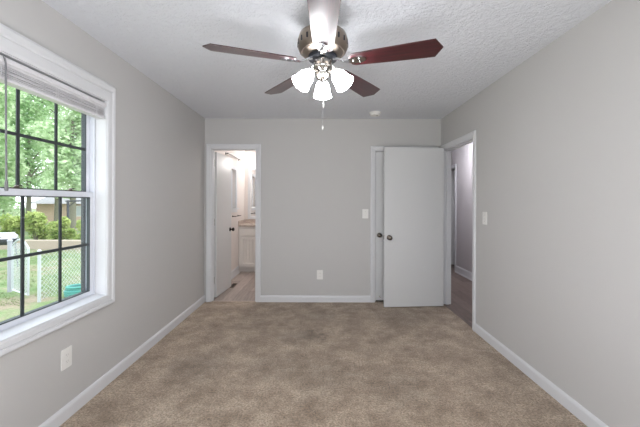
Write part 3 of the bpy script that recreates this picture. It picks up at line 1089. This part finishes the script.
tb = empty('towel_bar', (BL, 5.86, 1.077), 'short dark towel bar on the bathroom side wall under the window', 'towel bar')
MB().tube([(BL + 0.06, 5.62, 1.077), (BL + 0.06, 6.00, 1.077)], 0.006, 10).build('bar', M['bronze'], tb, smooth=True)
for y in (5.63, 5.99):
    MB().tube([(BL + 0.001, y, 1.077), (BL + 0.012, y, 1.077), (BL + 0.013, y, 1.077), (BL + 0.066, y, 1.077)], [0.014, 0.013, 0.006, 0.006], 12).build('bracket', M['bronze'], tb, smooth=True)
cr = empty('curtain_rod', (BL, 5.6, 2.12), 'thin dark curtain rod on the bathroom side wall above the window', 'curtain rod')
MB().tube([(BL + 0.05, 5.18, 2.12), (BL + 0.05, 6.06, 2.12)], 0.009, 10).build('rod', M['bronze'], cr, smooth=True)
for y in (5.22, 6.02):
    MB().tube([(BL + 0.001, y, 2.12), (BL + 0.008, y, 2.12), (BL + 0.009, y, 2.12), (BL + 0.052, y, 2.12)], [0.018, 0.018, 0.006, 0.006], 10).build('bracket', M['bronze'], cr, smooth=True)

fv = empty('floor_register', (-1.395, 5.10, -0.003), 'brown metal floor register on the bathroom planks by the open door', 'floor vent')
mb = MB()
mb.box(-1.43, -1.36, 4.98, 5.00, -0.003, 0.003).box(-1.43, -1.36, 5.20, 5.22, -0.003, 0.003).box(-1.43, -1.42, 5.00, 5.20, -0.003, 0.003).box(-1.37, -1.36, 5.00, 5.20, -0.003, 0.003)
mb.build('rim', M['vent'], fv)
mb = MB()
for q in range(10):
    mb.box(-1.42, -1.37, 5.005 + q * 0.0195, 5.016 + q * 0.0195, -0.003, 0.001)
mb.build('grille', M['bronze'], fv)

bc = empty('added_bathroom_light', (-0.75, 5.35, H), 'unseen round flush light added on the bathroom ceiling', 'ceiling light')  # fixture added out of view to brighten the vanity
MB().lathe([(0, 0), (0.15, 0), (0.155, -0.012), (0.145, -0.02), (0, -0.02)], 32).build('base', M['nickel'], bc, local=True, smooth=True)
MB().lathe([(0.14, -0.02), (0.135, -0.05), (0.10, -0.08), (0.05, -0.095), (0, -0.098)], 32).build('globe', M['bath_lamp'], bc, local=True, smooth=True)
hl = empty('hall_ceiling_light', (2.2, 5.2, H), 'round flush light on the hall ceiling', 'ceiling light')
MB().lathe([(0, 0), (0.15, 0), (0.155, -0.012), (0.145, -0.02), (0, -0.02)], 32).build('base', M['nickel'], hl, local=True, smooth=True)
MB().lathe([(0.14, -0.02), (0.135, -0.05), (0.10, -0.08), (0.05, -0.095), (0, -0.098)], 32).build('globe', M['hall_lamp'], hl, local=True, smooth=True)

# ------------------------------------------------------------------ outdoors
G = -0.45
mb = MB()
mb.add([(-90, -30, G), (XO - 0.02, -30, G), (XO - 0.02, 90, G), (-90, 90, G), (-90, -30, G - 0.3), (XO - 0.02, -30, G - 0.3), (XO - 0.02, 90, G - 0.3), (-90, 90, G - 0.3)],
       [(0, 1, 2, 3), (7, 6, 5, 4), (0, 4, 5, 1), (1, 5, 6, 2), (2, 6, 7, 3), (3, 7, 4, 0)])
struct('ground', mb, M['lawn'], 'patchy green lawn outside the window')


def px(x, y, t):
    """world point on the ray of a photo pixel at depth 320*t"""
    return Vector(((x - 321.0) * t, 320 * t, CAM_Z + (203 - y) * t))


# chain link fence running away from the house corner
fa = px(39.5, 303, 0.0177); fb = px(92, 285, 0.0216)
A0 = Vector((fa.x, fa.y, G)); dirf = Vector((fb.x - fa.x, fb.y - fa.y, 0)).normalized()
LEN = 4.6
fence = empty('chain_link_fence', A0, 'grey chain link fence crossing the lawn outside the window', 'fence')
FH = 0.86


def link_mesh(mb, p, d, L, z0, z1, pitchm=0.085, r=0.0036):
    h = z1 - z0
    s = -h
    while s < L:
        for sg in (0, 1):
            a0, a1 = max(s, 0), min(s + h, L)
            if a1 - a0 < 0.02: continue
            za, zb = (a0 - s), (a1 - s)
            if sg: za, zb = h - za, h - zb
            off = Vector((-d.y, d.x, 0)) * (0.003 if sg else -0.003)
            mb.tube([p + d * a0 + off + Vector((0, 0, z0 + za)), p + d * a1 + off + Vector((0, 0, z0 + zb))], r, 4, False)
        s += pitchm
    return mb


base_p = Vector((A0.x, A0.y, 0))
nrm_f = Vector((-dirf.y, dirf.x, 0))
link_mesh(MB(), base_p + nrm_f * 0.032, dirf, LEN, G + 0.02, G + FH).build('wire_mesh', M['galv'], fence)
MB().tube([A0 + Vector((0, 0, FH)), A0 + dirf * LEN + Vector((0, 0, FH))], 0.02, 8).build('top_rail', M['galv'], fence, smooth=True)
for q in range(3):
    p = A0 + dirf * (LEN * q / 2)
    MB().tube([p - Vector((0, 0, 0.05)), p + Vector((0, 0, FH + 0.03))], 0.026, 10).lathe([(0.029, 0), (0.029, 0.02), (0.012, 0.04), (0, 0.042)], 10, Matrix.Translation(p + Vector((0, 0, FH + 0.03)))).build('post', M['galv'], fence, smooth=True)

# gate leaf between the white post and the fence
gp = px(10, 293, 0.0197); gp.z = G
gv = Vector((A0.x - gp.x, A0.y - gp.y, 0)); GL = gv.length; gd = gv.normalized()
gate = empty('fence_gate', gp + gd * 0.14, 'arched chain link gate beside the white gate post', 'gate')
g0 = Vector((gp.x, gp.y, 0)) + gd * 0.14
GW = 0.72
arc = [g0 + Vector((0, 0, G + 0.06)), g0 + Vector((0, 0, G + 0.92))]
for q in range(1, 9):
    f = q / 9
    arc.append(g0 + gd * (GW * f) + Vector((0, 0, G + 0.92 + 0.14 * math.sin(PI * f))))
arc += [g0 + gd * GW + Vector((0, 0, G + 0.92)), g0 + gd * GW + Vector((0, 0, G + 0.06)), g0 + Vector((0, 0, G + 0.06))]
MB().tube(arc, 0.017, 8).build('gate_frame', M['galv'], gate, smooth=True)
link_mesh(MB(), g0, gd, GW, G + 0.08, G + 0.98, 0.07).build('wire_mesh', M['galv'], gate)
MB().box(-0.012, 0.012, -0.03, 0.03, G + 0.5, G + 0.56).v
po = empty('gate_post', gp, 'thick weathered white gate post left of the arched chain link gate', 'post')
MB().tube([gp - Vector((0, 0, 0.05)), gp + Vector((0, 0, 0.99))], 0.038, 12).build('shaft', M['white_post'], po, smooth=True)
MB().lathe([(0.045, 0), (0.045, 0.025), (0.02, 0.05), (0, 0.055)], 12, Matrix.Translation(gp + Vector((0, 0, 0.99)))).build('post_cap', M['white_post'], po, smooth=True)

# barrel grill on a stand
gc = px(-1, 240, 0.0265)
gr = empty('barrel_grill', (gc.x, gc.y, G), 'silver barrel grill with a dark lower half on the lawn behind the gate post', 'grill')
ax = Vector((1, 0.35, 0)).normalized()
side = Vector((-ax.y, ax.x, 0))
mxg = Matrix((ax.to_tuple() + (0,), side.to_tuple() + (0,), (0, 0, 1, 0), (0, 0, 0, 1))).transposed()
mxg = Matrix.Translation(gc) @ mxg


def half_barrel(sgn):
    L2, rr = 0.40, 0.17
    n = 14
    vs, fs = [], []
    for (x, rs) in ((-L2, 0.45), (-L2 + 0.10, 1), (L2 - 0.10, 1), (L2, 0.45)):
        for j in range(n + 1):
            t = PI * j / n
            vs.append(mxg @ Vector((x, rr * rs * math.cos(t), sgn * (rr * rs * math.sin(t) + 0.003))))
    for i in range(3):
        for j in range(n):
            a = i * (n + 1) + j
            fs.append((a, a + 1, a + n + 2, a + n + 1))
    fs += [tuple(range(n + 1)), tuple(range(3 * (n + 1), 4 * (n + 1)))]
    fs.append((0, n + 1, 2 * (n + 1), 3 * (n + 1), 3 * (n + 1) + n, 2 * (n + 1) + n, n + 1 + n, n))
    return MB().add(vs, fs)


lid = half_barrel(1).build('lid', M['silver'], gr, smooth=True)
MB().tube([mxg @ Vector((-0.12, -0.165, 0.05)), mxg @ Vector((-0.12, -0.20, 0.06)), mxg @ Vector((0.12, -0.20, 0.06)), mxg @ Vector((0.12, -0.165, 0.05))], 0.009, 8).build('handle', M['charcoal'], lid, smooth=True)
half_barrel(-1).build('fire_box', M['charcoal'], gr, smooth=True)
for (lx, ly) in ((-0.3, -0.1), (0.3, -0.1), (-0.3, 0.1), (0.3, 0.1)):
    a = mxg @ Vector((lx, ly, -0.13))
    e = mxg @ Vector((lx * 1.1, ly * 1.6, 0)); e.z = G
    MB().tube([a, e], 0.014, 8).build('leg', M['charcoal'], gr, smooth=True)

# coiled teal hose on the grass
hc = px(79, 294, 0.0188); hc.z = G
ho = empty('hose_coil', hc, 'low teal coil of hose lying on the lawn beside the fence', 'hose')
pts = []
for j in range(0, 5 * 24 + 1):
    f = j / 24
    rr = 0.22 - 0.012 * math.sin(f * 2.1) - 0.008 * f
    pts.append(hc + Vector((rr * math.cos(2 * PI * f), rr * math.sin(2 * PI * f) * 0.9, 0.025 + 0.036 * f)))
MB().tube(pts, 0.024, 8).build('outer_coil', M['teal'], ho, smooth=True)
pts = []
for j in range(0, 3 * 24 + 1):
    f = j / 24
    pts.append(hc + Vector((0.13 * math.cos(2 * PI * f + 1), 0.12 * math.sin(2 * PI * f + 1), 0.025 + 0.06 * f)))
MB().tube(pts, 0.022, 8).build('inner_coil', M['teal_shaded'], ho, smooth=True)

# low stone edging, garden post, house
c0, c1 = px(-30, 250, 0.0377), px(130, 250, 0.0377)
mb = MB().box(c0.x, c1.x, c0.y - 0.1, c0.y + 0.1, G - 0.05, G + 0.34)
tag(mb.build('garden_wall', M['curb'], bevel=0.03), 'low beige stone garden wall in front of the yellow green bushes', 'wall')
pp = px(68, 243, 0.0443)
pst = empty('garden_post', (pp.x, pp.y, G), 'tall dark metal garden post with a top arm behind the bushes', 'post')
MB().tube([(pp.x, pp.y, G), (pp.x, pp.y, 1.40)], 0.05, 8).build('shaft', M['charcoal'], pst)
MB().tube([(pp.x - 0.1, pp.y, 1.36), (pp.x + 0.75, pp.y + 0.05, 1.38)], 0.03, 8).tube([(pp.x, pp.y, 1.1), (pp.x + 0.35, pp.y, 1.36)], 0.02, 8).build('arm', M['charcoal'], pst)

hp = px(62, 215, 0.085)
hs = empty('neighbour_house', (hp.x, hp.y, G), 'low pinkish brick house with grey roof beyond the bushes', 'house')
hx0, hx1, hy0, hy1, ze = hp.x - 2.2, hp.x + 9, hp.y, hp.y + 6, CAM_Z - 0.15
MB().box(hx0, hx1, hy0, hy1, G, ze).build('walls', M['brick'], hs)
mb = MB()
mb.add([(hx0 - 0.4, hy0 - 0.5, ze), (hx1 + 0.4, hy0 - 0.5, ze), (hx1 + 0.4, hy1 + 0.5, ze), (hx0 - 0.4, hy1 + 0.5, ze), (hx0 + 1.0, (hy0 + hy1) / 2, ze + 1.5), (hx1 - 1.0, (hy0 + hy1) / 2, ze + 1.5)],
       [(0, 3, 2, 1), (0, 1, 5, 4), (1, 2, 5), (2, 3, 4, 5), (3, 0, 4)])
mb.build('roof', M['roof'], hs)
wx = px(80, 217, 0.085).x
wn = MB().box(wx - 0.35, wx + 0.35, hy0 - 0.06, hy0 + 0.02, 0.1, 1.0).build('window', M['trim'], hs)
MB().box(wx - 0.28, wx + 0.28, hy0 - 0.07, hy0 - 0.062, 0.17, 0.93).build('pane', M['pane'], wn)


# foliage
def leaves(mb, c, rad, n, size, rnd):
    for _ in range(n):
        while True:
            p = Vector((rnd.uniform(-1, 1), rnd.uniform(-1, 1), rnd.uniform(-1, 1)))
            if 0.25 < p.length < 1: break
        p = Vector((p.x * rad[0], p.y * rad[1], p.z * rad[2])) + c
        d = Vector((rnd.uniform(-1, 1), rnd.uniform(-1, 1), rnd.uniform(-0.7, 0.3))).normalized()
        e = d.cross(Vector((rnd.uniform(-1, 1), rnd.uniform(-1, 1), rnd.uniform(-1, 1)))).normalized()
        s = size * rnd.uniform(0.6, 1.3)
        k = len(mb.v)
        mb.v += [tuple(p - d * s), tuple(p + e * s * 0.5), tuple(p + d * s), tuple(p - e * s * 0.5)]
        mb.f.append((k, k + 1, k + 2, k + 3))


def leaf_obj(mb, name, m, parent):
    off = world_of(parent)
    me = bpy.data.meshes.new(name)
    me.from_pydata([(v[0] - off.x, v[1] - off.y, v[2] - off.z) for v in mb.v], [], mb.f)
    me.materials.append(m)
    o = bpy.data.objects.new(name, me)
    col.objects.link(o)
    o.parent = parent
    return o


def tree(x, y, h, rad, m, label, seed, zlow=1.6, n=9500, size=0.115):
    rnd = random.Random(seed)
    t = empty('leafy_tree', (x, y, G), label, 'tree', 'leafy trees beyond the garden')
    tr = MB().tube([(x, y, G - 0.1), (x + 0.05, y, G + 1.5), (x - 0.05, y + 0.1, h * 0.5), (x, y, h * 0.85)], [0.16, 0.13, 0.08, 0.02], 9)
    for j in range(6):
        a = rnd.uniform(0, 2 * PI)
        z = rnd.uniform(zlow, h * 0.7)
        tr.tube([(x, y, z), (x + math.cos(a) * rad * 0.7, y + math.sin(a) * rad * 0.7, z + 0.8)], [0.06, 0.02], 6)
    tr.build('trunk', M['bark'], t, smooth=True)
    mb = MB()
    nb = 34
    for j in range(nb):
        f = (j + 0.5) / nb
        z = zlow + (h - zlow) * f
        w = rad * (0.55 + 0.6 * math.sin(PI * min(1, f * 0.9 + 0.12)))
        a = rnd.uniform(0, 2 * PI)
        rr = w * math.sqrt(rnd.random()) * 0.75
        s = rnd.uniform(0.65, 0.9)
        leaves(mb, Vector((x + rr * math.cos(a), y + rr * math.sin(a), z)), (s, s, s * 0.7), n // nb, size, rnd)
    leaf_obj(mb, 'crown', m, t)


tl = [(-14, 0.0480, 8.2, 1.25, 'leaf', 'light green tree standing behind the barrel grill'),
      (72, 0.0480, 8.0, 1.25, 'leaf', 'light green tree standing behind the dark garden post'),
      (28, 0.0620, 9.8, 1.3, 'leaf_dark', 'taller green tree just left of the brick house'),
      (-42, 0.0620, 9.6, 1.3, 'leaf', 'green tree far to the side behind the barrel grill'),
      (98, 0.0620, 9.8, 1.3, 'leaf_dark', 'green tree past the window edge'),
      (2, 0.0770, 11.8, 1.5, 'leaf', 'tall pale green tree in the back row behind the barrel grill'),
      (56, 0.0770, 12.0, 1.5, 'leaf', 'tall pale green tree in the back row beside the brick house'),
      (-52, 0.0770, 11.8, 1.5, 'leaf_dark', 'tall green tree at the far end of the back row')]
for i, (x, t, h, rad, m, lab) in enumerate(tl):
    p = px(x, 200, t)
    tree(p.x, p.y, h, rad, M[m], lab, 20 + i, zlow=0.7 if x < 20 else 2.0)

bush_l = [(-16, 0.50, 1.45, 'yellow green bush nearest the barrel grill'), (10, 0.5, 1.35, 'yellow green bush second from the barrel grill'),
          (36, 0.5, 1.4, 'yellow green bush behind the middle of the garden wall'), (62, 0.5, 1.25, 'yellow green bush below the arm of the dark garden post'),
          (88, 0.5, 1.1, 'yellow green bush at the window edge')]
for i, (x, w, h, lab) in enumerate(bush_l):
    p = px(x, 230, 0.0410)
    rnd = random.Random(60 + i)
    bu = empty('garden_bush', (p.x, p.y, G), lab, 'bush', 'yellow green bushes along the garden wall')
    mb = MB()
    for j in range(16):
        s = w * rnd.uniform(0.35, 0.5)
        leaves(mb, Vector((p.x + w * rnd.uniform(-0.56, 0.56), p.y + rnd.uniform(-0.2, 0.2), G + h * rnd.uniform(0.2, 0.8))), (s, s * 0.8, h * 0.2), 260, 0.055, rnd)
    leaf_obj(mb, 'foliage', M['bush'], bu)
    sm_ = MB()
    for j in range(6):
        a = 2 * PI * j / 6
        sm_.tube([(p.x, p.y, G - 0.03), (p.x + math.cos(a) * w * 0.4, p.y + math.sin(a) * 0.2, G + h * 0.7)], [0.02, 0.008], 6)
    sm_.build('stems', M['bark'], bu)

# tufts of grass on the lawn in view
mb = MB()
rnd = random.Random(5)
for _ in range(5200):
    t = rnd.uniform(0.017, 0.0365)
    x = rnd.uniform(-20, 92)
    p = px(x, 0, t)
    if abs(p.x - gr.location.x) < 0.6 and abs(p.y - gr.location.y) < 0.6: continue
    if p.y < 2.5 or (Vector((p.x, p.y, G)) - hc).length < 0.4: continue
    if abs((Vector((p.x, p.y, G)) - A0).cross(dirf).z) < 0.12 or abs((Vector((p.x, p.y, G)) - gp).cross(gd).z) < 0.12: continue
    a = rnd.uniform(0, 2 * PI)
    h = rnd.uniform(0.015, 0.05)
    k = len(mb.v)
    u = Vector((math.cos(a), math.sin(a), 0))
    lean = Vector((rnd.uniform(-0.04, 0.04), rnd.uniform(-0.04, 0.04), 0))
    q0 = Vector((p.x, p.y, G - 0.005))
    mb.v += [tuple(q0 - u * 0.012), tuple(q0 + u * 0.012), tuple(q0 + lean + Vector((0, 0, h)))]
    mb.f.append((k, k + 1, k + 2))
me = bpy.data.meshes.new('grass')
me.from_pydata(mb.v, [], mb.f)
me.materials.append(M['turf'])
go = bpy.data.objects.new('grass', me)
col.objects.link(go)
tag(go, 'loose blades of grass growing on the lawn outside', 'grass', None, 'stuff')
